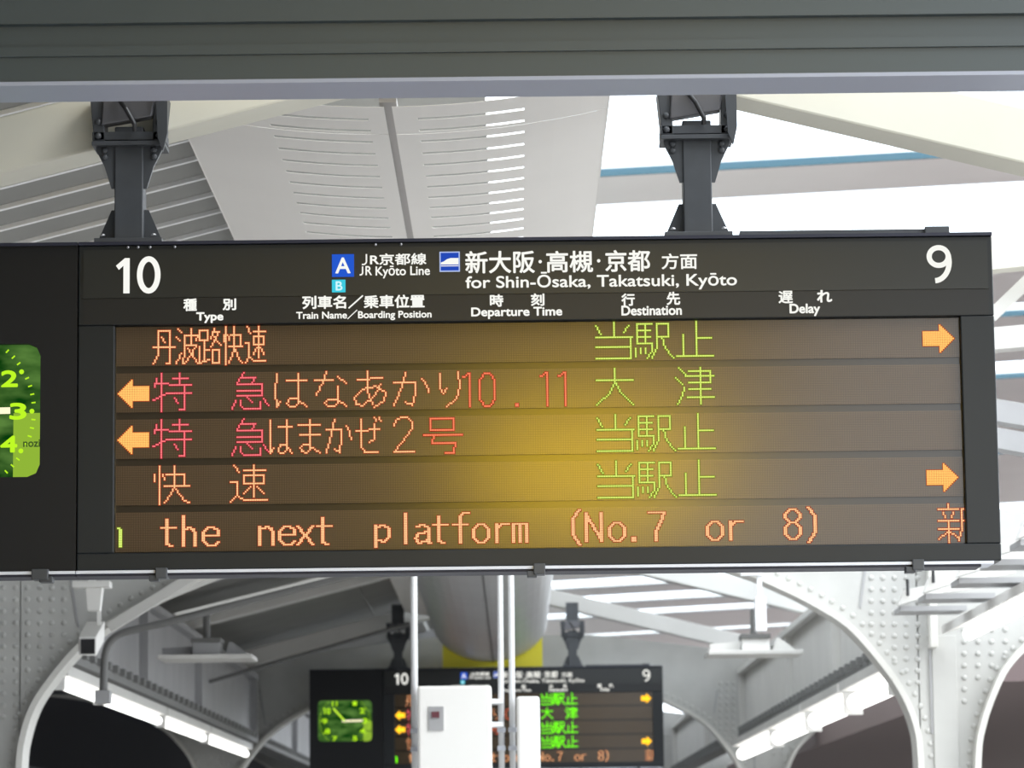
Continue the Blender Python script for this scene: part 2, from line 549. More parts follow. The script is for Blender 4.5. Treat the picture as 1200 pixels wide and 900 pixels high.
rows = [[], [], [], [], []]
for i, ch in enumerate('丹波路快速'):
    rows[0].append((glyph(ch, 1 if i < 3 else 13 / 23.), 22 + 14 * i, 'orange'))
for r in (0, 2, 3):
    for i, ch in enumerate('当駅止'):
        rows[r].append((glyph(ch), 291 + 24 * i, 'green'))
rows[1].append((glyph('大'), 291, 'green'))
rows[1].append((glyph('津'), 339, 'green'))
for r in (0, 3):
    rows[r].append((arrow(1), 490, 'amber'))
for r in (1, 2):
    rows[r].append((arrow(-1), 1, 'amber'))
    rows[r].append((glyph('特'), 22, 'red'))
    rows[r].append((glyph('急'), 70, 'red'))
for i, ch in enumerate('はなあかり'):
    rows[1].append((glyph(ch), 95 + 24 * i, 'orange'))
for ch, px in (('one', 541), ('zero', 562), ('point', 603), ('one', 632), ('one', 655)):
    rows[1].append((glyph(ch), col_of(px), 'scarlet'))
for i, ch in enumerate('はまかぜ'):
    rows[2].append((glyph(ch, .72), 92 + int(17.4 * i), 'orange'))
rows[2].append((glyph('2'), col_of(461), 'orange'))
rows[2].append((glyph('号'), col_of(496), 'scarlet'))
rows[3].append((glyph('快'), 22, 'orange'))
rows[3].append((glyph('速'), 69, 'orange'))
for s, pxs in (('the', (187, 211, 236)), ('next', (301, 324, 347, 370)), ('platform', (437, 466, 483, 506, 529, 552, 577, 599)),
               ('(No', (665, 683, 711)), ('7', (756,)), ('or', (824, 849)), ('8)', (915, 941))):
    for ch, px in zip(s, pxs):
        rows[4].append((glyph(ch, 1, 2), col_of(px), 'orange'))
rows[4].append(({(x, y_) for x in range(3) for y_ in range(3)}, col_of(738), 'orange'))
for i in range(3):
    rows[4][-1][0].update({(k, 18 + i) for k in range(3)})
rows[4][-1] = ({p for p in rows[4][-1][0] if p[1] >= 18}, rows[4][-1][1], 'orange')
rows[4].append((glyph('新'), col_of(1096), 'orange'))
rows[4].append(({(k, r) for k in (0, 1, 2) for r in range(10, 21) if not (k == 0)} | {(0, 9), (1, 9)}, 1, 'green'))

COLS = {'orange': ((1.0, .60, .29), (.62, .055, .01)), 'amber': ((1.0, .58, .16), (.85, .12, .02)),
        'red': ((1.0, .20, .22), (.42, .010, .03)), 'scarlet': ((1.0, .26, .13), (.62, .03, .012)),
        'green': ((.70, .86, .18), (.24, .33, .01))}
LM = {}
for k, (core, halo) in COLS.items():
    LM[k] = (led('led_%s_core' % k, core, 1.3), led('led_%s_halo' % k, halo, .6))

# ------------------------------------------------------------------ the big departure board
YS = 8.2
mid = at(631, 470, YS)
xl, xr = at(91, 470, YS).x, at(1168, 470, YS).x
zt, zb = at(631, 282, YS).z, at(631, 663, YS).z
PXM = YS / F * 1.01                          # metres per pixel on the board's face


def SP(px, py):
    p = at(px, py, YS)
    return p.x, p.z


board = thing('departure_board', ((xl + xr) / 2, YS + .1, zb), 'large dark hanging departure board with five lit rows of orange and green dots', 'sign board')
TH = .10
dl, dr = SP(134, 505)[0], SP(1129, 505)[0]
dt, db = SP(631, 375.5)[1], SP(631, 642.5)[1]
b = MB()
b.box(xl, xr, YS, YS + TH, dt, zt)
b.box(xl, xr, YS, YS + TH, zb, db)
b.box(xl, dl, YS, YS + TH, db, dt)
b.box(dr, xr, YS, YS + TH, db, dt)
b.box(dl, dr, YS + .05, YS + TH, db, dt)
b.build('housing', M_case, board, bevel=.003)
hb = SP(631, 344)[1]
MB().box(xl + .012, xr - .012, YS - .003, YS, hb, zt - .012).build('header_plate', M_head, board)
MB().box(xl + .012, xr - .012, YS - .002, YS, dt + .002, hb - .002).build('title_band', M_band, board)
MB().box(dl, dr, YS + .022, YS + .05, db, dt).build('divider_plate', M_gap, board)
# thin frame lines of the housing
MB().box(xl, xr, YS - .006, YS + TH, zt, zt + .008).build('top_trim', M_drail, board)

pitchd = (dr - dl) / 513.
rowh = 24 * pitchd
top0 = dt - .003
rowstep = ((dt - .003) - (db + .003) - rowh) / 4
for r in range(5):
    z1 = top0 - r * rowstep
    z0 = z1 - rowh
    yf = YS + .018
    pan = MB().box(dl + .001, dr - .001, yf, yf + .01, z0, z1).build('led_row', M_led, board)
    lit = {}
    for dots, c0, key in rows[r]:
        for (c, rr) in dots:
            if 0 <= c + c0 < 512 and 0 <= rr < 24:
                lit[(c + c0, rr)] = key
    # unlit dots
    b = MB()
    h = pitchd * .30
    vs, fs = [], []
    for c in range(512):
        x = dl + (c + 1) * pitchd
        for rr in range(24):
            if (c, rr) in lit:
                continue
            z = z1 - (rr + .5) * pitchd
            n = len(vs)
            vs += [(x - h, yf - .001, z - h), (x + h, yf - .001, z - h), (x + h, yf - .001, z + h), (x - h, yf - .001, z + h)]
            fs.append((n, n + 1, n + 2, n + 3))
    b.v, b.f, b.mi = vs, fs, [0] * len(fs)
    b.build('unlit_dots', M_dot, pan, stuff=True)
    keys = sorted(set(lit.values()))
    b = MB()
    for (c, rr), k in lit.items():
        x = dl + (c + 1) * pitchd
        z = z1 - (rr + .5) * pitchd
        mi = keys.index(k) * 2
        hh, hc = pitchd * .85, pitchd * .40
        b.face([(x - hh, yf - .0012, z - hh), (x + hh, yf - .0012, z - hh), (x + hh, yf - .0012, z + hh), (x - hh, yf - .0012, z + hh)], mi + 1)
        b.box(x - hc, x + hc, yf - .0022, yf - .0016, z - hc, z + hc, mi)
    if b.f:
        b.build('lit_characters', [m for k in keys for m in LM[k]], pan, stuff=True)


# --- flat lettering
def lettering(body, x0, y0, x1, y1, parent, ma=M_glow, bold=.0, name='lettering', yoff=-.0045, P=None, pm=PXM):
    cu = bpy.data.curves.new('text', 'FONT')
    cu.body = body
    cu.size = 1
    cu.fill_mode = 'FRONT'
    to = bpy.data.objects.new('text', cu)
    COL.objects.link(to)
    bpy.context.view_layer.update()
    dg = bpy.context.evaluated_depsgraph_get()
    me = bpy.data.meshes.new_from_object(to.evaluated_get(dg))
    vs = [v.co.copy() for v in me.vertices]
    fs = [tuple(p.vertices) for p in me.polygons]
    bpy.data.objects.remove(to)
    bpy.data.meshes.remove(me)
    ax, bx = min(v.x for v in vs), max(v.x for v in vs)
    ay, by = min(v.y for v in vs), max(v.y for v in vs)
    cx, cz_ = (P or SP)((x0 + x1) / 2, (y0 + y1) / 2)
    W, H = (x1 - x0 - bold * 2) * pm, (y1 - y0 - bold * 2) * pm
    b = MB()
    offs = [(0, 0)] if not bold else [(-1, 0), (1, 0), (0, 1), (0, -1), (.7, .7), (-.7, .7), (.7, -.7), (-.7, -.7)]
    for i, (ox, oz) in enumerate(offs):
        b.grid([(cx + ((v.x - ax) / (bx - ax) - .5) * W + ox * bold * pm, YS + yoff - .00003 * i, cz_ + ((v.y - ay) / (by - ay) - .5) * H + oz * bold * pm) for v in vs], fs)
    return b.build(name, ma, parent)


def ribbon(b, pts, wd, yy, closed=False, mi=0):
    """flat stroke in the XZ plane"""
    P = [Vector(p) for p in pts]
    n = len(P)
    L, R = [], []
    for i in range(n):
        if closed:
            d = P[(i + 1) % n] - P[i - 1]
        else:
            d = P[min(i + 1, n - 1)] - P[max(i - 1, 0)]
        d.normalize()
        nn = Vector((-d.y, d.x)) * wd / 2
        L.append(P[i] + nn)
        R.append(P[i] - nn)
    vs = [(p.x, yy, p.y) for p in L] + [(p.x, yy, p.y) for p in R]
    m = n if closed else n - 1
    b.grid(vs, [(i, (i + 1) % n, (i + 1) % n + n, i + n) for i in range(m)], mi)


def ell(cx, cz_, rx, rz, a0=0, a1=360, n=36):
    return [(cx + rx * math.cos(math.radians(a0 + (a1 - a0) * i / n)), cz_ + rz * math.sin(math.radians(a0 + (a1 - a0) * i / n))) for i in range(n + 1)]


# platform numbers 10 and 9
yn = YS - .0045
b = MB()
k = PXM
c1 = SP(146, 323.5)
b.face([(c1[0] - 1.2 * k, yn, c1[1] - 21 * k), (c1[0] + 6.2 * k, yn, c1[1] - 21 * k), (c1[0] + 6.2 * k, yn, c1[1] + 21 * k), (c1[0] + .5 * k, yn, c1[1] + 21 * k), (c1[0] - 1.2 * k, yn, c1[1] + 19 * k)])
b.face([(c1[0] - 10 * k, yn, c1[1] + 12 * k), (c1[0] - 6.5 * k, yn, c1[1] + 7 * k), (c1[0] + .5 * k, yn, c1[1] + 13.5 * k), (c1[0] + .5 * k, yn, c1[1] + 21 * k)])
b.build('platform_number', M_glow, board)
c0 = SP(174.5, 322.5)
b = MB()
ribbon(b, ell(c0[0], c0[1], 10.6 * k, 19 * k)[:-1], 6.6 * k, yn, True)
b.build('platform_number', M_glow, board)
c9 = SP(1100.5, 310)
b = MB()
ribbon(b, ell(c9[0] - .5 * k, c9[1] + 9.2 * k, 11.2 * k, 10.6 * k)[:-1], 6.2 * k, yn, True)
ribbon(b, [(c9[0] + 10.8 * k, c9[1] + 11 * k)] + ell(c9[0] - 6 * k, c9[1] + 3 * k, 17.6 * k, 22.6 * k, 10, -88, 22), 6.2 * k, yn - .0002)
b.build('platform_number', M_glow, board)

TXT = [('R京都線', 433.5, 297, 500, 311, .35), ('R', 428.3, 312, 436, 323, .25), ('Kyōto Line', 440, 311.5, 504, 326.5, .25),
       ('新大阪', 545, 294, 627, 321, .55), ('・', 631, 305, 635, 309, 0), ('高槻', 640, 294, 695, 320, .55), ('・', 699.5, 304, 703.5, 308, 0), ('京都', 709, 293, 762, 319, .55), ('方面', 775, 297, 817, 316, .4),
       ('for Shin-Ōsaka, Takatsuki, Kyōto', 545, 318, 864, 341, .35),
       ('種', 215, 350, 231, 365, .5), ('別', 261, 350, 277, 364, .5), ('Type', 230, 366, 262, 379, .5),
       ('列車名／乗車位置', 354, 346, 498, 362, .5), ('Train Name／Boarding Position', 347, 363, 506, 376, .3),
       ('時', 574, 345, 590, 360, .5), ('刻', 622, 344, 638, 359, .5), ('Departure Time', 552, 360, 659, 374, .45),
       ('行', 728, 344, 744, 359, .5), ('先', 781, 342, 797, 358, .5), ('Destination', 728, 358, 799, 370, .45),
       ('遅', 912, 341, 929, 356, .45), ('れ', 957, 340, 975, 355, .6), ('Delay', 925, 356, 961, 371, .5)]
for body, x0, y0, x1, y1, bo in TXT:
    lettering(body, x0, y0, x1, y1, board, bold=bo)


b = MB()
for x_, y0_, y1_, r_ in ((429.5, 298, 310.5, 4), (425, 312.5, 322.5, 2.6)):
    q = SP(x_, (y0_ + y1_) / 2)
    hh = (y1_ - y0_) / 2 * PXM
    ribbon(b, [(q[0], q[1] + hh), (q[0], q[1] - hh + r_ * PXM)] + ell(q[0] - r_ * PXM, q[1] - hh + r_ * PXM, r_ * PXM, r_ * PXM, 0, -110, 8)[1:], 1.7 * PXM, YS - .0045)
b.build('lettering', M_glow, board)


def badge(px0, py0, px1, py1, ma, parent, name, yo=-.0045):
    c = SP((px0 + px1) / 2, (py0 + py1) / 2)
    W, H = (px1 - px0) * PXM / 2, (py1 - py0) * PXM / 2
    return MB().box(c[0] - W, c[0] + W, YS + yo, YS, c[1] - H, c[1] + H).build(name, ma, parent)


ba = badge(389, 298, 415, 325, led('badge_blue', (.02, .10, .62), 1), board, 'line_badge')
lettering('A', 393, 302, 411, 321, ba, bold=.5, name='badge_letter', yoff=-.006)
bb = badge(389, 328, 405, 343, led('badge_cyan', (.05, .60, .75), 1), board, 'line_badge')
lettering('B', 393.5, 330, 401.5, 341, bb, led('badge_pale', (.65, .95, 1), 1), .3, 'badge_letter', -.006)
# bullet train pictogram
ic = badge(515, 295, 539, 319, led('pictogram_rim', (.45, .55, .85), 1), board, 'train_pictogram')
badge(516.4, 296.4, 537.6, 317.6, led('pictogram_blue', (.02, .07, .48), 1), ic, 'pictogram_field', -.005)
b = MB()
cc = SP(527, 307)
pts = [(-10.4, -3.5), (10.4, -3.5), (10.4, 4.2), (1, 4.2), (-3, 3), (-7, .2), (-10.4, -1)]
b.face([(cc[0] + x * k, YS - .0055, cc[1] + z * k) for x, z in pts])
b.face([(cc[0] + x * k, YS - .0055, cc[1] + z * k) for x, z in [(-10.4, -5.6), (10.4, -5.6), (10.4, -4.6), (-10.4, -4.6)]])
b.build('pictogram_train', M_glow, ic)

# rails and clamps under and over the board
lx, rx = xl, xr - .02
MB().box(lx, rx, YS - .012, YS + TH + .01, zb - .008, zb - .001).build('bottom_rail', M_rail, board)
MB().box(lx, rx - .03, YS - .004, YS + TH, zb - .014, zb - .008).build('bottom_seal', M_drail, board)
cl0 = None
for px in (190, 632, 1075):
    x = SP(px, 660)[0]
    MB().box(x - .014, x + .014, YS - .022, YS + .03, zb - .022, zb + .004).box(x - .03, x - .006, YS - .018, YS + .02, zb - .028, zb - .014).build('clamp', M_hang, board, bevel=.002)
xa, xb2 = SP(868, 280)[0], SP(1113, 280)[0]
MB().box(xa, xb2, YS + .02, YS + .06, zt + .008, zt + .022).build('top_rail', M_hang, board)
xx = SP(1099, 280)[0]
MB().box(xx - .03, xx + .03, YS + .005, YS + .02, zt + .006, zt + .026).build('rail_bracket', M_hang, board, bevel=.002)
for px in (150, 162, 176, 205, 440, 470):
    x = SP(px, 290)[0]
    MB().dome((x, YS - .003, zt - .006), .004, n=6).build('bolt', M_bolt, board)

# ------------------------------------------------------------------ the clock unit left of the board
cxl, cxr = -1.64, xl - .002
clock = thing('clock_unit', ((cxl + cxr) / 2, YS + .1, zb), 'dark unit with a green lit clock face, left of the large departure board', 'clock')
gx0, gx1 = -1.573, SP(47, 480)[0]
gz0, gz1 = SP(20, 559)[1], SP(20, 403)[1]
b = MB()
b.box(cxl, cxr, YS, YS + TH, gz1, zt)
b.box(cxl, cxr, YS, YS + TH, zb, gz0)
b.box(cxl, gx0, YS, YS + TH, gz0, gz1)
b.box(gx1, cxr, YS, YS + TH, gz0, gz1)
b.box(gx0, gx1, YS + .03, YS + TH, gz0, gz1)
ch = .03
for sx, x in ((1, gx0), (-1, gx1)):
    for sz, z in ((1, gz0), (-1, gz1)):
        b.prism([(x, z), (x + sx * ch, z), (x + sx * ch * .3, z + sz * ch * .3), (x, z + sz * ch)], YS + .0005, YS + .02)
b.build('housing', mat('clock_case_dark', (.008, .009, .011), .4, spec=.3), clock)
scr = bpy.data.materials.new('green_screen_picture')
scr.use_nodes = True
nt = scr.node_tree
e = nt.nodes.new('ShaderNodeEmission')
tc = nt.nodes.new('ShaderNodeTexCoord')
n = nt.nodes.new('ShaderNodeTexNoise')
n.inputs['Scale'].default_value = 9
n.inputs['Detail'].default_value = 3
mp = nt.nodes.new('ShaderNodeMapping')
mp.inputs['Scale'].default_value = (1, 1, 2.4)
rp = nt.nodes.new('ShaderNodeValToRGB')
rp.color_ramp.elements[0].position = .36
rp.color_ramp.elements[0].color = (.003, .045, .004, 1)
rp.color_ramp.elements[1].position = .72
rp.color_ramp.elements[1].color = (.10, .22, .045, 1)
nt.links.new(tc.outputs['Object'], mp.inputs[0])
nt.links.new(mp.outputs[0], n.inputs['Vector'])
nt.links.new(n.outputs['Fac'], rp.inputs['Fac'])
nt.links.new(rp.outputs['Color'], e.inputs[0])
nt.links.new(e.outputs[0], nt.nodes['Material Output'].inputs[0])
face = MB().box(gx0, gx1, YS + .018, YS + .03, gz0, gz1).build('clock_screen', scr, clock)
GL = led('clock_lime', (.52, .95, .02), 1)
MB().box(SP(14.5, 500)[0], gx1, YS + .0165, YS + .018, gz0, SP(30, 483)[1]).build('light_panel', led('screen_pale_green', (.28, .47, .04), 1), face)
CC = (-1.36, SP(20, 481)[1])
R0 = SP(20, 481)[0] - CC[0]
kk = PXM
def ctext(body, ang, size=11):
    x = CC[0] + R0 * math.sin(math.radians(ang))
    z = CC[1] + R0 * math.cos(math.radians(ang))
    return lettering(body, -size, -size, size, size, face, GL, .9, 'clock_number', .015, P=lambda a, c: (x, z), pm=PXM)
for nn, s in ((1, 8), (2, 10), (3, 10), (4, 10), (5, 9), (7, 9), (8, 10), (9, 10), (10, 12), (11, 10)):
    ctext(str(nn), nn * 30, s)
b = MB()
for i in range(60):
    a = math.radians(i * 6)
    r1 = R0 * 1.21
    r2 = r1 + (.0 if i % 5 == 0 else .010)
    p = (CC[0] + r1 * math.sin(a), CC[1] + r1 * math.cos(a))
    if not (gz0 + .012 < p[1] < gz1 - .012):
        continue
    if i % 5 == 0:
        b.dome((p[0], YS + .0165, p[1]), .0062, n=8)
    else:
        ribbon(b, [p, (CC[0] + r2 * math.sin(a), CC[1] + r2 * math.cos(a))], .0035, YS + .0155)
b.build('minute_marks', GL, face, stuff=True)
b = MB()
ribbon(b, [(CC[0] - .02, CC[1]), (SP(11, 480)[0], CC[1] + .002)], .016, YS + .0145)
b.build('clock_hand', led('hand_white', (1, .93, .62), 1.1), face)
b = MB()
ribbon(b, [(CC[0], CC[1]), (CC[0] - .09, CC[1] + .10)], .013, YS + .0142)
b.build('clock_hand', led('hand_lime', (.6, .95, .05), 1.1), face)
lettering('nozi', 26, 514, 46, 523, face, led('screen_dark', (.05, .10, .02), 1), .3, 'lettering', .0155)
MB().box(cxl, cxr, YS - .012, YS + TH + .01, zb - .008, zb - .001).build('bottom_rail', M_rail, clock)
MB().box(cxl, cxr, YS - .004, YS + TH, zb - .014, zb - .008).build('bottom_seal', M_drail, clock)
MB().box(cxl, cxr, YS - .006, YS + TH, zt, zt + .008).build('top_trim', M_drail, clock)
x = SP(48, 675)[0]
MB().box(x - .02, x + .02, YS - .022, YS + .03, zb - .022, zb + .004).box(x - .002, x + .03, YS - .018, YS + .02, zb - .028, zb - .014).build('clamp', M_hang, clock, bevel=.002)

# ------------------------------------------------------------------ hangers
def hanger(px, ma, label):
    pz = SP(px, 277)
    cx = pz[0]
    z0 = zt + .008
    s = PXM
    Y0, Y1 = YS + .012, YS + .085
    Yc = (Y0 + Y1) / 2
    t = thing('sign_hanger', (cx, Yc, z0), label, 'bracket', 'hangers of the large board')
    P = lambda dx, dy: (cx + dx * s, z0 + dy * s)
    MB().box(cx - 17 * s, cx + 17 * s, Y0, Y1, z0, z0 + 140 * s).build('post', ma, t, bevel=.003)
    MB().box(cx - 40 * s, cx + 40 * s, Y0 - .015, Y1 + .015, z0, z0 + 5 * s).build('base_plate', ma, t, bevel=.001)
    for sg in (-1, 1):
        MB().prism([P(sg * 17, 5), P(sg * 38, 5), P(sg * 22, 42), P(sg * 17, 42)], Yc - .006, Yc + .006).build('gusset', ma, t)
        MB().prism([P(sg * 17, 66), P(sg * 21, 66), P(sg * 29, 92), P(sg * 39, 112), P(sg * 39, 116), P(sg * 17, 116)], Y0 + .005, Y0 + .017).build('gusset', ma, t)
        MB().prism([P(sg * 28, 122), P(sg * 41, 122), P(sg * 46, 176), P(sg * 30, 176)], Y0 - .01, Y1 + .01).build('cheek_plate', ma, t, bevel=.002)
        for dy in (104, 112, 128, 145):
            MB().dome((cx + sg * (29 if dy < 120 else 36) * s, Y0 + (.004 if dy < 120 else -.011), z0 + dy * s), .009, n=8).build('bolt', M_bolt if ma is not M_hang else M_hang, t)
        MB().dome((cx + sg * 30 * s, Y0 - .01, z0 + 8 * s), .007, (0, 0, 1), n=8).build('bolt', M_bolt, t)
    MB().box(cx - 43 * s, cx + 43 * s, Y0 - .02, Y1 + .02, z0 + 116 * s, z0 + 121 * s).build('flange_plate', ma, t, bevel=.001)
    MB().box(cx - 43 * s, cx + 43 * s, Y0 - .01, Y1 + .01, z0 + 123 * s, z0 + 133 * s).build('flange_plate', ma, t, bevel=.001)
    # slanted clamp block gripping the rafter
    sg = -1 if cx < 0 else 1
    MB().prism([P(-32, 140), P(28, 140 + 10), P(32, 176), P(-30, 176)], Y0 - .02, Y0 + .02).build('clamp_block', mat('clamp_steel', (.12, .12, .13), .35, .4), t, bevel=.004)
    MB().tube([(cx - 12 * s, Y0 - .03, z0 + 172 * s), (cx - 2 * s, Y0 - .04, z0 + 158 * s), (cx + 8 * s, Y0 - .03, z0 + 140 * s), (cx + 8 * s, Y0 - .02, z0 + 133 * s)], .006).build('cable', M_black, t)
    MB().prism([P(33, 176), P(47, 176), P(47, 128), P(42, 106), P(36, 122)], Y0 - .035, Y0 - .025).build('side_strap', ma, t)
    return t


hanger(150, M_hang, 'dark steel sign hanger above the white number 10, against the ribbed roof')
M_hang2 = M_hang
hanger(819, M_hang2, 'blue-grey steel sign hanger right of the slotted ceiling cover')

# ------------------------------------------------------------------ the far board: the same kind of board again
YF = 27.25
far = copy_tree(board)
far.location = (board.location.x, YF + .1, board.location.z)
far['label'] = 'small distant departure board with number 9, half hidden by white boxes on poles'
FARLED = {'green': led('far_led_green', (.12, .72, .0), 2.2), 'amber': led('far_led_amber', (1, .5, .02), 1.8)}
for row in far.children:
    for ch in row.children:
        for sl in ch.material_slots:
            k_ = [c for c in FARLED if sl.material and 'led_' + c in sl.material.name]
            if k_:
                sl.link = 'OBJECT'
                sl.material = FARLED[k_[0]]
fc = copy_tree(clock)
fc.location = (clock.location.x, YF + .1, clock.location.z)
fc['label'] = 'small distant green clock unit at the left end of the far board'
for o in [q for q in bpy.data.objects if q.name.startswith('sign_hanger') and q.parent is None]:
    q = copy_tree(o)
    q.location = (o.location.x, YF + .0485, o.location.z)
    q['label'] = ('small distant dark hanger on the left of the rounded grey duct' if o.location.x < -.5 else 'small distant dark hanger on the right of the rounded grey duct')
    q['group'] = 'hangers of the far board'
    # an upper stem reaching the rafter
    MB().box(o.location.x - .05, o.location.x + .05, YF + .012, YF + .085, zt + .35, zt + .52).build('upper_stem', M_hang, q)

# ------------------------------------------------------------------ riveted portal frames
AY = 16.0
def AP(px, py):
    p = at(px, py, AY)
    return (p.x, p.z)


def smooth(pts, n=6):
    out = []
    P = [Vector(p) for p in pts]
    for i in range(len(P) - 1):
        p0, p1, p2, p3 = P[max(i - 1, 0)], P[i], P[i + 1], P[min(i + 2, len(P) - 1)]
        for j in range(n):
            t = j / n
            out.append(.5 * ((2 * p1) + (p2 - p0) * t + (2 * p0 - 5 * p1 + 4 * p2 - p3) * t * t + (3 * p1 - p0 - 3 * p2 + p3) * t ** 3))
    out.append(P[-1])
    return [(p.x, p.y) for p in out]


LB = [AP(22, 1010), AP(22, 900), AP(28, 858), AP(40, 825), AP(60, 795), AP(90, 760), AP(125, 732), AP(165, 708), AP(212, 686), AP(300, 655), AP(420, 632), AP(552, 622)]
RB = [AP(552, 622), AP(680, 632), AP(790, 648), AP(870, 668), AP(915, 686), AP(955, 706), AP(995, 732), AP(1028, 768), AP(1055, 805), AP(1073, 845), AP(1080, 890), AP(1082, 1010)]
arch = smooth(LB[:-1] + RB, 4)
RO = smooth([AP(1146, 1010), AP(1147, 890), AP(1153, 850), AP(1165, 815), AP(1180, 785), AP(1205, 758), AP(1240, 728), AP(1300, 700), AP(1380, 680), AP(1480, 672)], 4)
LO = smooth([AP(-42, 1010), AP(-43, 890), AP(-48, 850), AP(-60, 812), AP(-80, 782), AP(-110, 752), AP(-160, 722), AP(-220, 700), AP(-300, 682), AP(-400, 672)], 4)


def top_z(x):
    return min(3.395, 3.47 - .12 * abs(x))


def frame_web(b, y0, y1):
    def strip(curve, above=True):
        for (xa_, za_), (xb_, zb_) in zip(curve[:-1], curve[1:]):
            if abs(xa_ - xb_) < 1e-4:
                continue
            x0_, x1_ = (xa_, xb_) if xa_ < xb_ else (xb_, xa_)
            q0, q1 = (za_, zb_) if xa_ < xb_ else (zb_, za_)
            b.hexa([(x0_, y0, q0), (x1_, y0, q1), (x1_, y1, q1), (x0_, y1, q0), (x0_, y0, top_z(x0_)), (x1_, y0, top_z(x1_)), (x1_, y1, top_z(x1_)), (x0_, y1, top_z(x0_))])
    strip(arch)
    strip(RO)
    strip(LO)
    for (xa_, xb_) in ((LO[0][0], arch[0][0]), (arch[-1][0], RO[0][0])):
        b.hexa([(xa_, y0, 0), (xb_, y0, 0), (xb_, y1, 0), (xa_, y1, 0), (xa_, y0, top_z(xa_)), (xb_, y0, top_z(xb_)), (xb_, y1, top_z(xb_)), (xa_, y1, top_z(xa_))])


def flange(curve, y0, y1, th):
    b = MB()
    P = [Vector(p) for p in curve]
    off = []
    for i in range(len(P)):
        d = (P[min(i + 1, len(P) - 1)] - P[max(i - 1, 0)]).normalized()
        off.append(P[i] + Vector((-d.y, d.x)) * -th)
    for i in range(len(P) - 1):
        a, c, d, e_ = P[i], P[i + 1], off[i + 1], off[i]
        b.hexa([(a.x, y0, a.y), (c.x, y0, c.y), (c.x, y1, c.y), (a.x, y1, a.y), (e_.x, y0, e_.y), (d.x, y0, d.y), (d.x, y1, d.y), (e_.x, y1, e_.y)])
    return b


M_frame = mat('riveted_frame_paint', (.47, .47, .45), .5, noise=.07, nscale=5, bump=.08)
M_flange = mat('riveted_flange_paint', (.66, .65, .61), .45, noise=.05, nscale=5)
portal = thing('portal_frame', (0, AY, 0), 'light grey riveted steel arch frame spanning the platform, nearest behind the large board', 'arch', 'riveted arch frames over the platform')
b = MB()
frame_web(b, AY, AY + .02)
web = b.build('web_plate', M_frame, portal)
flange(arch, AY - .10, AY + .12, .028).build('arch_flange', M_flange, portal)
flange(RO, AY - .10, AY + .12, -.028).build('arch_flange', M_flange, portal)
flange(LO, AY - .10, AY + .12, .028).build('arch_flange', M_flange, portal)
# rivets
b = MB()
RR = .0135
def inside(px, py):
    x, z = AP(px, py)
    for (xa_, za_), (xb_, zb_) in zip(arch[:-1], arch[1:]):
        if min(xa_, xb_) <= x <= max(xa_, xb_) and abs(xa_ - xb_) > 1e-4:
            zz = za_ + (zb_ - za_) * (x - xa_) / (xb_ - xa_)
            return z > zz + .085
    return True
def riv(px, py):
    x, z = AP(px, py)
    b.dome((x, AY, z), RR, n=8)
for c in range(6):
    for r in range(12):
        px, py = 1021 + c * 13.6, 650 + r * 13.6
        if inside(px, py) and not (c == 5 and r > 8):
            riv(px, py)
for c in range(6):
    for r in range(14):
        px, py = 4 + c * 14.2, 661 + r * 13.8
        if inside(px, py) and px < 80 - 0:
            riv(px, py)
for c in range(4):
    for r in range(7):
        px, py = 1130 + c * 16, 738 + r * 14
        if px < 1135 or (px < 1150 + 60 - r * 14):
            riv(px, py)
for r in range(4):
    riv(1097, 785 + r * 17)
    riv(1118, 785 + r * 17)
for r in range(4):
    for c in range(2):
        riv(-2 + c * 14 - 20, 800 + r * 14)
def along(curve, d, step, mi=0, zmin=2.0):
    P = [Vector(p) for p in curve]
    acc = 0
    for i in range(len(P) - 1):
        seg = P[i + 1] - P[i]
        L = seg.length
        nrm = Vector((-seg.y, seg.x)).normalized() * d
        while acc < L:
            q = P[i] + seg * (acc / L) + nrm
            if q.y > zmin:
                b.dome((q.x, AY, q.y), RR, n=8)
            acc += step
        acc -= L
along(arch, .045, .056)
along(RO, -.045, .056) if False else along(RO, .045, .056)
along(LO, -.045, .056)
b.build('rivets', M_frame, portal, stuff=True)
# scalloped rivet heads under the flange edge, joint covers and seams
b = MB()
for px0, px1, py0, py1, in ((1088.5, 1091, 667, 860),):
    p, q = AP(px0, py0), AP(px1, py1)
    b.box(p[0], q[0], AY - .01, AY, q[1], p[1])
p, q = AP(1014, 665), AP(1008, 712)
b.bar((p[0], AY - .002, p[1]), (q[0], AY - .002, q[1]), .01, .008, (0, 1, 0))
p, q = AP(80, 660), AP(92, 735)
b.bar((p[0], AY - .002, p[1]), (q[0], AY - .002, q[1]), .01, .008, (0, 1, 0))
b.build('seam_strips', M_grey, portal)
p, q = AP(1091, 745), AP(1127, 1000)
MB().box(p[0], q[0], AY - .012, AY, q[1], p[1]).build('cover_plate', M_frame, portal, bevel=.003)
p, q = AP(1085, 655), AP(1094, 760)
MB().box(p[0], p[0] + .035, AY - .09, AY, q[1], p[1] + .2).build('stiffener', M_flange, portal, bevel=.003)
p0 = at(1110, 740, AY - .05)
for kq, (Y, lab) in enumerate(((28.0, 'second riveted arch frame, framing the small far board'), (40.0, 'third riveted arch frame, furthest back on the platform'))):
    q = copy_tree(portal)
    q.location = (0, Y, 0)
    q['label'] = lab

# white straight brace by the left arch
pa, pc = at(128, 736, 15.87), at(232, 672, 15.87)
tag(MB().bar(pa, pc, .05, .045).build('brace_bar', M_white), 'white straight brace bar rising to the right from the left arch', 'brace')

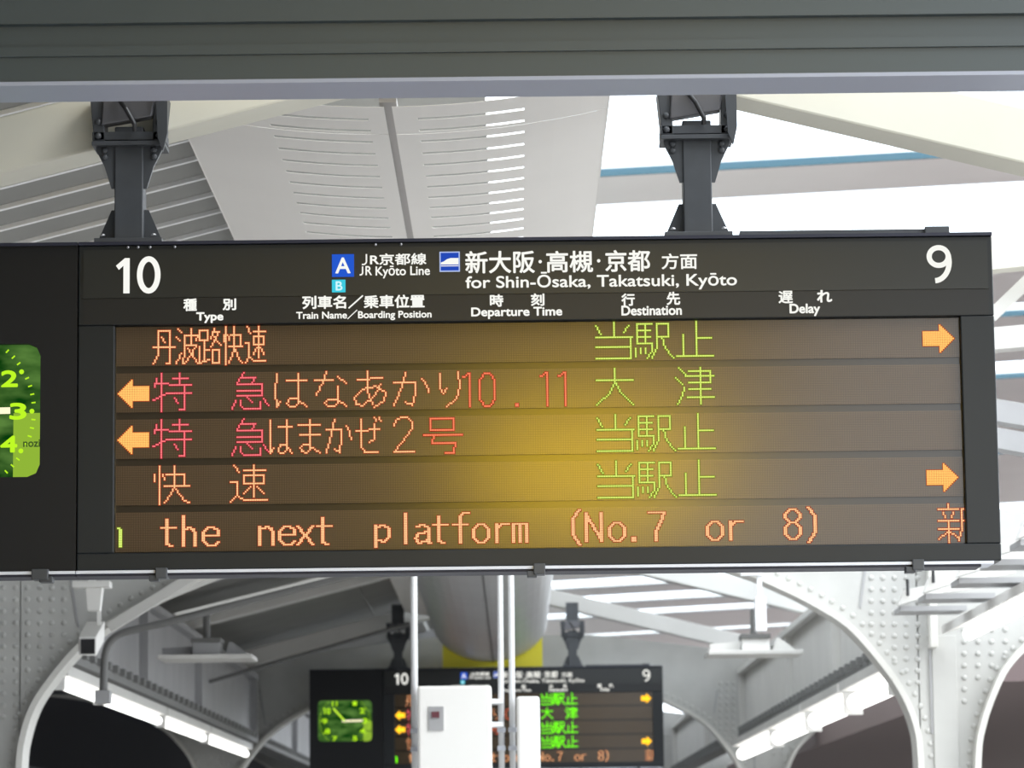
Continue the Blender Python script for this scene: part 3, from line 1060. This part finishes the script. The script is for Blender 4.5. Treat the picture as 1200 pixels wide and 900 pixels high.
# ------------------------------------------------------------------ edge girders, lamps
def girder(x, sg, label):
    t = thing('edge_girder', (x, 30, 2.5), label, 'girder')
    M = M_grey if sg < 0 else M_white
    for a, c in ((16.3, 19.6), (19.6, 23), (23, 27.8), (28.25, 33), (33, 39.8), (40.25, 50), (50, 62)):
        MB().box(x - .02, x + .02, a + .03, c - .03, 2.575, 3.05).build('girder_panel', M, t)
        MB().box(x - .07, x + .07, c - .03, c + .03, 2.575, 3.05).build('stiffener', M, t)
    for a, c in ((16.3, 27.85), (28.2, 39.85), (40.2, 62)):
        MB().box(x - .08, x + .08, a, c, 2.535, 2.575).build('lower_flange', mat('flange_dark_grey', (.16, .16, .155), .6), t)  # lower flange in a darker grey than the girder panels
        MB().box(x - .08, x + .08, a, c, 3.05, 3.09).build('upper_flange', M, t)
    b = MB()
    for i in range(90):
        if 27.6 < 16.5 + i * .32 < 28.2 or 39.6 < 16.5 + i * .32 < 40.2:
            continue
        y_ = 16.5 + i * .32
        b.box(x - sg * .085 - .02, x - sg * .085 + .02, y_, y_ + .09, 2.57, 2.61)
    b.build('flange_bolts', mat('flange_dark_grey', (.16, .16, .155), .6), t, stuff=True)
    return t


xL = at(70, 785, 16.3).x
xR = at(1055, 785, 16.3).x
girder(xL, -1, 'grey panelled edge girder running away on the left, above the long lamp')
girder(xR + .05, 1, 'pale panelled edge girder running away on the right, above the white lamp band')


def lamp_run(x, z, ys, label, wd=.07, hh=.05, grp='lamp runs along the platform edges'):
    t = thing('strip_lamp', (x, ys[0], z), label, 'lamp', grp)
    for a, c in zip(ys[:-1], ys[1:]):
        h_ = MB().box(x - wd, x + wd, a, c - .08, z + hh, z + hh + .05).build('lamp_housing', M_white, t)
        MB().tube([(x, a + .06, z), (x, c - .14, z)], hh * .8, 8).build('lamp_tube', M_tube, h_)
        MB().box(x - wd * .6, x + wd * .6, a, a + .05, z - hh, z + hh).build('lamp_end', M_boxw, h_)
    return t


lamp_run(at(63, 800, 16.3).x + .02, at(63, 800, 16.3).z, [16.3, 17.9, 21, 24, 27.8], 'bright fluorescent strip lamp under the left edge girder', .05, .034)
lamp_run(xR - .01, 2.40, [16.25, 18.5, 21, 24, 27.8], 'bright wide strip lamp under the right edge girder', .085, .06)
# white reflector band and lamp outside the right column, running towards the viewer
p = at(1115, 735, 15.6)
t = thing('reflector_lamp', (p.x, 13, p.z), 'wide white lamp trough right of the right riveted column', 'lamp')
MB().hexa([(p.x - .02, 10.5, p.z - .02), (p.x + .20, 10.5, p.z + .05), (p.x + .20, 15.8, p.z + .05), (p.x - .02, 15.8, p.z - .02),
           (p.x - .02, 10.5, p.z + .02), (p.x + .20, 10.5, p.z + .09), (p.x + .20, 15.8, p.z + .09), (p.x - .02, 15.8, p.z + .02)]).build('reflector', M_boxw, t)
MB().tube([(p.x + .08, 10.6, p.z - .03), (p.x + .08, 15.6, p.z - .03)], .03, 10).build('lamp_tube', M_tube, t)
# stepped purlin brackets above it
for i, (px, py, Y, lb) in enumerate(((1052, 706, 15.4, 'lowest'), (1082, 691, 14.7, 'second lowest'), (1122, 672, 14.0, 'third'), (1158, 650, 13.3, 'fourth'), (1195, 626, 12.7, 'highest'))):
    p = at(px + 14, py - 2, Y)
    t = thing('purlin_bracket', tuple(p), '%s of the pale stepped purlin brackets below the board\'s right corner' % lb if i in (0, 4) else '%s from the bottom of the pale stepped brackets below the board\'s right corner' % lb, 'bracket', 'stepped purlin brackets')
    MB().prism([(p.x - .05, p.z - .02), (p.x + .12, p.z + .03), (p.x + .35, p.z + .06), (p.x + .35, p.z + .12), (p.x - .02, p.z + .05)], Y, Y + .10).build('bracket_arm', M_white, t)
    MB().box(p.x - .04, p.x + .26, Y + .02, Y + .30, p.z - .045, p.z - .022).build('purlin', M_grey, t)
    MB().tube([(p.x - .01, Y - .02, p.z + .02), (p.x - .01, Y - .02, p.z + .095)], .008, 6).build('bolt', M_black, t)

# side beams seen right of the board
for px0, py0, px1, py1, Y, hpx, m_, lb in ((1150, 300, 1290, 286, 13, 40, M_cream, 'pale horizontal beam right of the board, level with its upper edge'),
                                            (1150, 400, 1290, 388, 14, 26, M_white, 'pale horizontal beam right of the board, level with the first lit row'),
                                            (1150, 480, 1300, 505, 13.5, 26, M_grey, 'grey sloping beam right of the board, level with its third lit row'),
                                            (1150, 512, 1300, 540, 13.0, 24, M_grey, 'lower grey sloping beam right of the board, above the riveted plate')):
    a, c = at(px0, py0, Y), at(px1, py1, Y)
    tag(MB().bar(a, c, .12, hpx * Y / F).build('side_beam', m_), lb, 'beam')
a, c = at(1160, 372, 13.2), at(1250, 285, 13.2)
tag(MB().bar(a, c, .06, .05).build('brace_bar', M_white), 'pale diagonal brace right of the board near the platform number 9', 'brace')

# ------------------------------------------------------------------ security camera on the left
YC = 15.0
t = thing('security_camera', tuple(at(108, 745, YC)), 'white box security camera on a T-shaped mount in front of the left arch', 'camera')
a, c = at(86, 682, YC), at(130, 689, YC)
MB().box(a.x, c.x, YC - .05, YC + .05, c.z, a.z).build('mount_plate', M_boxw, t, bevel=.003)
a, c = at(98, 689, YC), at(120, 716, YC)
MB().prism([(at(101, 689, YC).x, a.z), (at(121, 689, YC).x, a.z), (at(118, 716, YC).x, c.z), (at(103, 716, YC).x, c.z)], YC - .03, YC + .03).build('mount_stem', M_boxw, t, bevel=.003)
a, c = at(114, 714, YC), at(118, 735, YC)
MB().box(a.x, c.x, YC - .01, YC + .01, c.z, a.z).build('mount_rod', M_boxw, t)
v = [at(92, 768, YC - .3), at(113, 769, YC - .3), at(122, 752, YC + .1), at(103, 752, YC + .1), at(92, 746, YC - .3), at(113, 746, YC - .3), at(123, 728, YC + .1), at(101, 728, YC + .1)]
MB().hexa(v).build('camera_body', M_boxw, t, bevel=.004)
a, c = at(95, 749, YC - .31), at(111, 766, YC - .31)
MB().box(a.x, c.x, YC - .315, YC - .29, c.z, a.z).build('camera_window', M_black, t)
z = at(108, 682, YC).z
MB().box(at(104, 682, YC).x, at(112, 682, YC).x, YC - .02, YC + .02, z, deck_z(-1.9)).build('mount_post', M_boxw, t)

# ------------------------------------------------------------------ ceiling fixtures hanging left and right
def fixture(px, py, Y, label, flip=1, white=True):
    c = at(px, py, Y)
    s = Y / F
    m1 = M_white if white else M_grey
    t = thing('ceiling_fixture', tuple(c), label, 'fixture', 'tray fixtures under the rafters')
    MB().box(c.x - 55 * s, c.x + 55 * s, Y - .12, Y + .3, c.z - 2 * s, c.z + 3 * s).build('tray', M_white, t, bevel=.003)
    MB().box(c.x - 15 * s, c.x + 17 * s, Y - .08, Y + .12, c.z + 3 * s, c.z + 17 * s).build('equipment_box', M_boxw if white else M_grey, t, bevel=.003)
    MB().box(c.x - 16 * s, c.x + 18 * s, Y - .10, Y + .14, c.z + 17 * s, c.z + 22 * s).build('box_lid', M_cond, t)
    MB().prism([(c.x - 52 * s, c.z + 3 * s), (c.x - 18 * s, c.z + 3 * s), (c.x - 18 * s, c.z + 14 * s), (c.x - 52 * s, c.z + 12 * s)], Y, Y + .1).build('side_bracket', m1, t)
    MB().prism([(c.x + 22 * s, c.z + 3 * s), (c.x + 50 * s, c.z + 3 * s), (c.x + 30 * s, c.z + 18 * s), (c.x + 26 * s, c.z + 18 * s)], Y, Y + .1).build('side_bracket', m1, t)
    MB().tube([(c.x, Y, c.z + 20 * s), (c.x, Y, c.z + 52 * s)], .02, 8).build('stem', M_cond, t)
    return t


fixture(242, 771, 19, 'grey tray fixture hanging left, beside the dark bent conduit', 1, False)
fixture(884, 766, 19, 'white tray fixture hanging right, below the white upright box')
YW = 15.85
t = thing('post_box', tuple(at(890, 720, YW)), 'bright white upright box on a thin post right of the far board', 'box')
a, c = at(884, 700, YW), at(898, 740, YW)
MB().box(a.x, c.x, YW - .03, YW + .03, c.z, a.z).build('box_body', M_pole, t, bevel=.003)
a, c = at(886, 640, YW), at(893, 700, YW)
MB().box(a.x, c.x, YW - .012, YW + .012, c.z, 3.3).box(a.x, c.x, YW, AY, 3.2, 3.3).build('post', M_pole, t)
a = at(868, 673, YW)
MB().box(a.x, a.x + .10, YW - .03, YW + .03, a.z - .008, a.z + .012).build('cross_arm', M_pole, t)

# ------------------------------------------------------------------ conduit on the left
YQ = 15.6
pts = [(121, 812), (122, 785), (124, 764), (131, 750), (146, 741), (175, 734), (205, 727), (260, 712), (330, 694), (400, 676), (470, 658)]
pw = smooth([(at(a, c, YQ).x, at(a, c, YQ).z) for a, c in pts], 4)
t = thing('bent_conduit', (pw[0][0], YQ, pw[0][1]), 'dark bent conduit curving from the left lamp up under the roof', 'conduit')
MB().tube([(x, YQ, z) for x, z in pw], .0185, 8).build('conduit_pipe', M_cond, t, smooth=True)
x, z = pw[-1]
MB().tube([(x, YQ, z - .01), (x, YQ, deck_z(-1.2))], .012, 8).build('conduit_drop', M_cond, t)
x, z = pw[0]
MB().box(x - .035, x + .035, YQ - .04, YQ + .04, z - .05, z + .01).build('junction_box', M_grey, t, bevel=.003)
pw2 = [at(200, 729, YQ), at(480, 661, YQ)]
MB().bar(at(206, 720, YQ), at(480, 652, YQ), .03, .014).build('cable_rail', M_white, t)
tag(MB().tube([at(245, 799, 24), at(345, 770, 24), at(458, 737, 24), at(480, 732, 24)], .014, 8).build('thin_pipe', M_cond), 'thin dark pipe rising towards the far left hanger', 'pipe')

# ------------------------------------------------------------------ white poles with equipment boxes
YP = 15.0
def pole(px_, wpx, label):
    p_ = at(px_, 850, YP)
    t_ = thing('white_pole', (p_.x, YP, 1.9), label, 'pole')
    MB().tube([(p_.x, YP, 1.95), (p_.x, YP, 3.42)], wpx * YP / F / 2, 12).build('pole_tube', M_pole, t_, smooth=True)
    MB().box(p_.x - .03, p_.x + .03, YP - .03, YP + .03, 3.42, 3.44).build('pole_foot', M_pole, t_)
    for zz in (2.06, 2.14):
        MB().box(p_.x - .018, p_.x + .018, YP - .018, YP + .018, zz, zz + .02).build('pole_collar', M_rail, t_)
    return t_
pole(486, 8, 'white pole standing left of the larger white box')
pole(587.5, 7, 'left of the two close white poles between the white boxes')
pole(600.5, 7, 'right of the two close white poles between the white boxes')


def ebox(x0, y0, x1, y1, label, inset=True):
    a, c = at(x0, y0, YP - .05), at(x1, y1, YP - .05)
    t_ = thing('equipment_box', ((a.x + c.x) / 2, YP - .1, c.z), label, 'box')
    MB().box(a.x, c.x, YP - .20, YP - .03, c.z, a.z).build('box_body', M_boxw, t_, bevel=.012)
    if inset:
        a, c = at(502, 828, YP - .21), at(520, 856, YP - .21)
        p_ = MB().box(a.x, c.x, YP - .206, YP - .198, c.z, a.z).build('control_plate', M_grey, t_)
        a, c = at(506, 834, YP - .21), at(515, 841, YP - .21)
        MB().box(a.x, c.x, YP - .212, YP - .204, c.z, a.z).build('display_window', mat('dull_red_window', (.12, .03, .04), .4), p_)
    return t_
ebox(490, 806, 577, 905, 'large white equipment box with a small grey plate, in front of the far board')
ebox(605, 818, 633, 905, 'narrow white equipment box right of the two close poles', False)
a, c = at(574, 821, YP), at(590, 826, YP)
tag(MB().box(a.x, c.x, YP - .16, YP + .0, c.z, a.z).box(a.x, c.x, YP - .16, YP, c.z - .10, c.z - .08).build('box_bracket', M_pole), 'short white bracket joining the large box to the poles', 'bracket')

# ------------------------------------------------------------------ yellow lantern hanging behind the viewer (its sheen shows on the board)
ZL, YL = 3.42, -.6
lp = at(690, 545, YS)
xm = lp.x * (YS - YL) / YS + lp.x
zm = lp.z + (lp.z - 1.6) / YS * (YS - YL)
t = thing('yellow_lantern', (xm, YL, zm), 'yellow glowing platform lantern hanging behind the viewer', 'lamp')
b = MB()
ns, nr = 24, 12
vs = [(xm + .62 * math.sin(math.pi * j / nr) * math.cos(2 * math.pi * i / ns), YL + .3 * math.sin(math.pi * j / nr) * math.sin(2 * math.pi * i / ns), zm + .30 * math.cos(math.pi * j / nr)) for j in range(nr + 1) for i in range(ns)]
b.grid(vs, [(j * ns + i, j * ns + (i + 1) % ns, (j + 1) * ns + (i + 1) % ns, (j + 1) * ns + i) for j in range(nr) for i in range(ns)])
b.build('lantern_glass', led('yellow_lantern_glow', (1, .64, .0), 30), t, smooth=True)
MB().box(xm - .14, xm + .14, YL - .14, YL + .14, zm + .27, zm + .33).build('lantern_cap', M_cond, t)

for o in list(bpy.data.objects):
    if o.type == 'CURVE' or o.type == 'FONT':
        bpy.data.objects.remove(o)
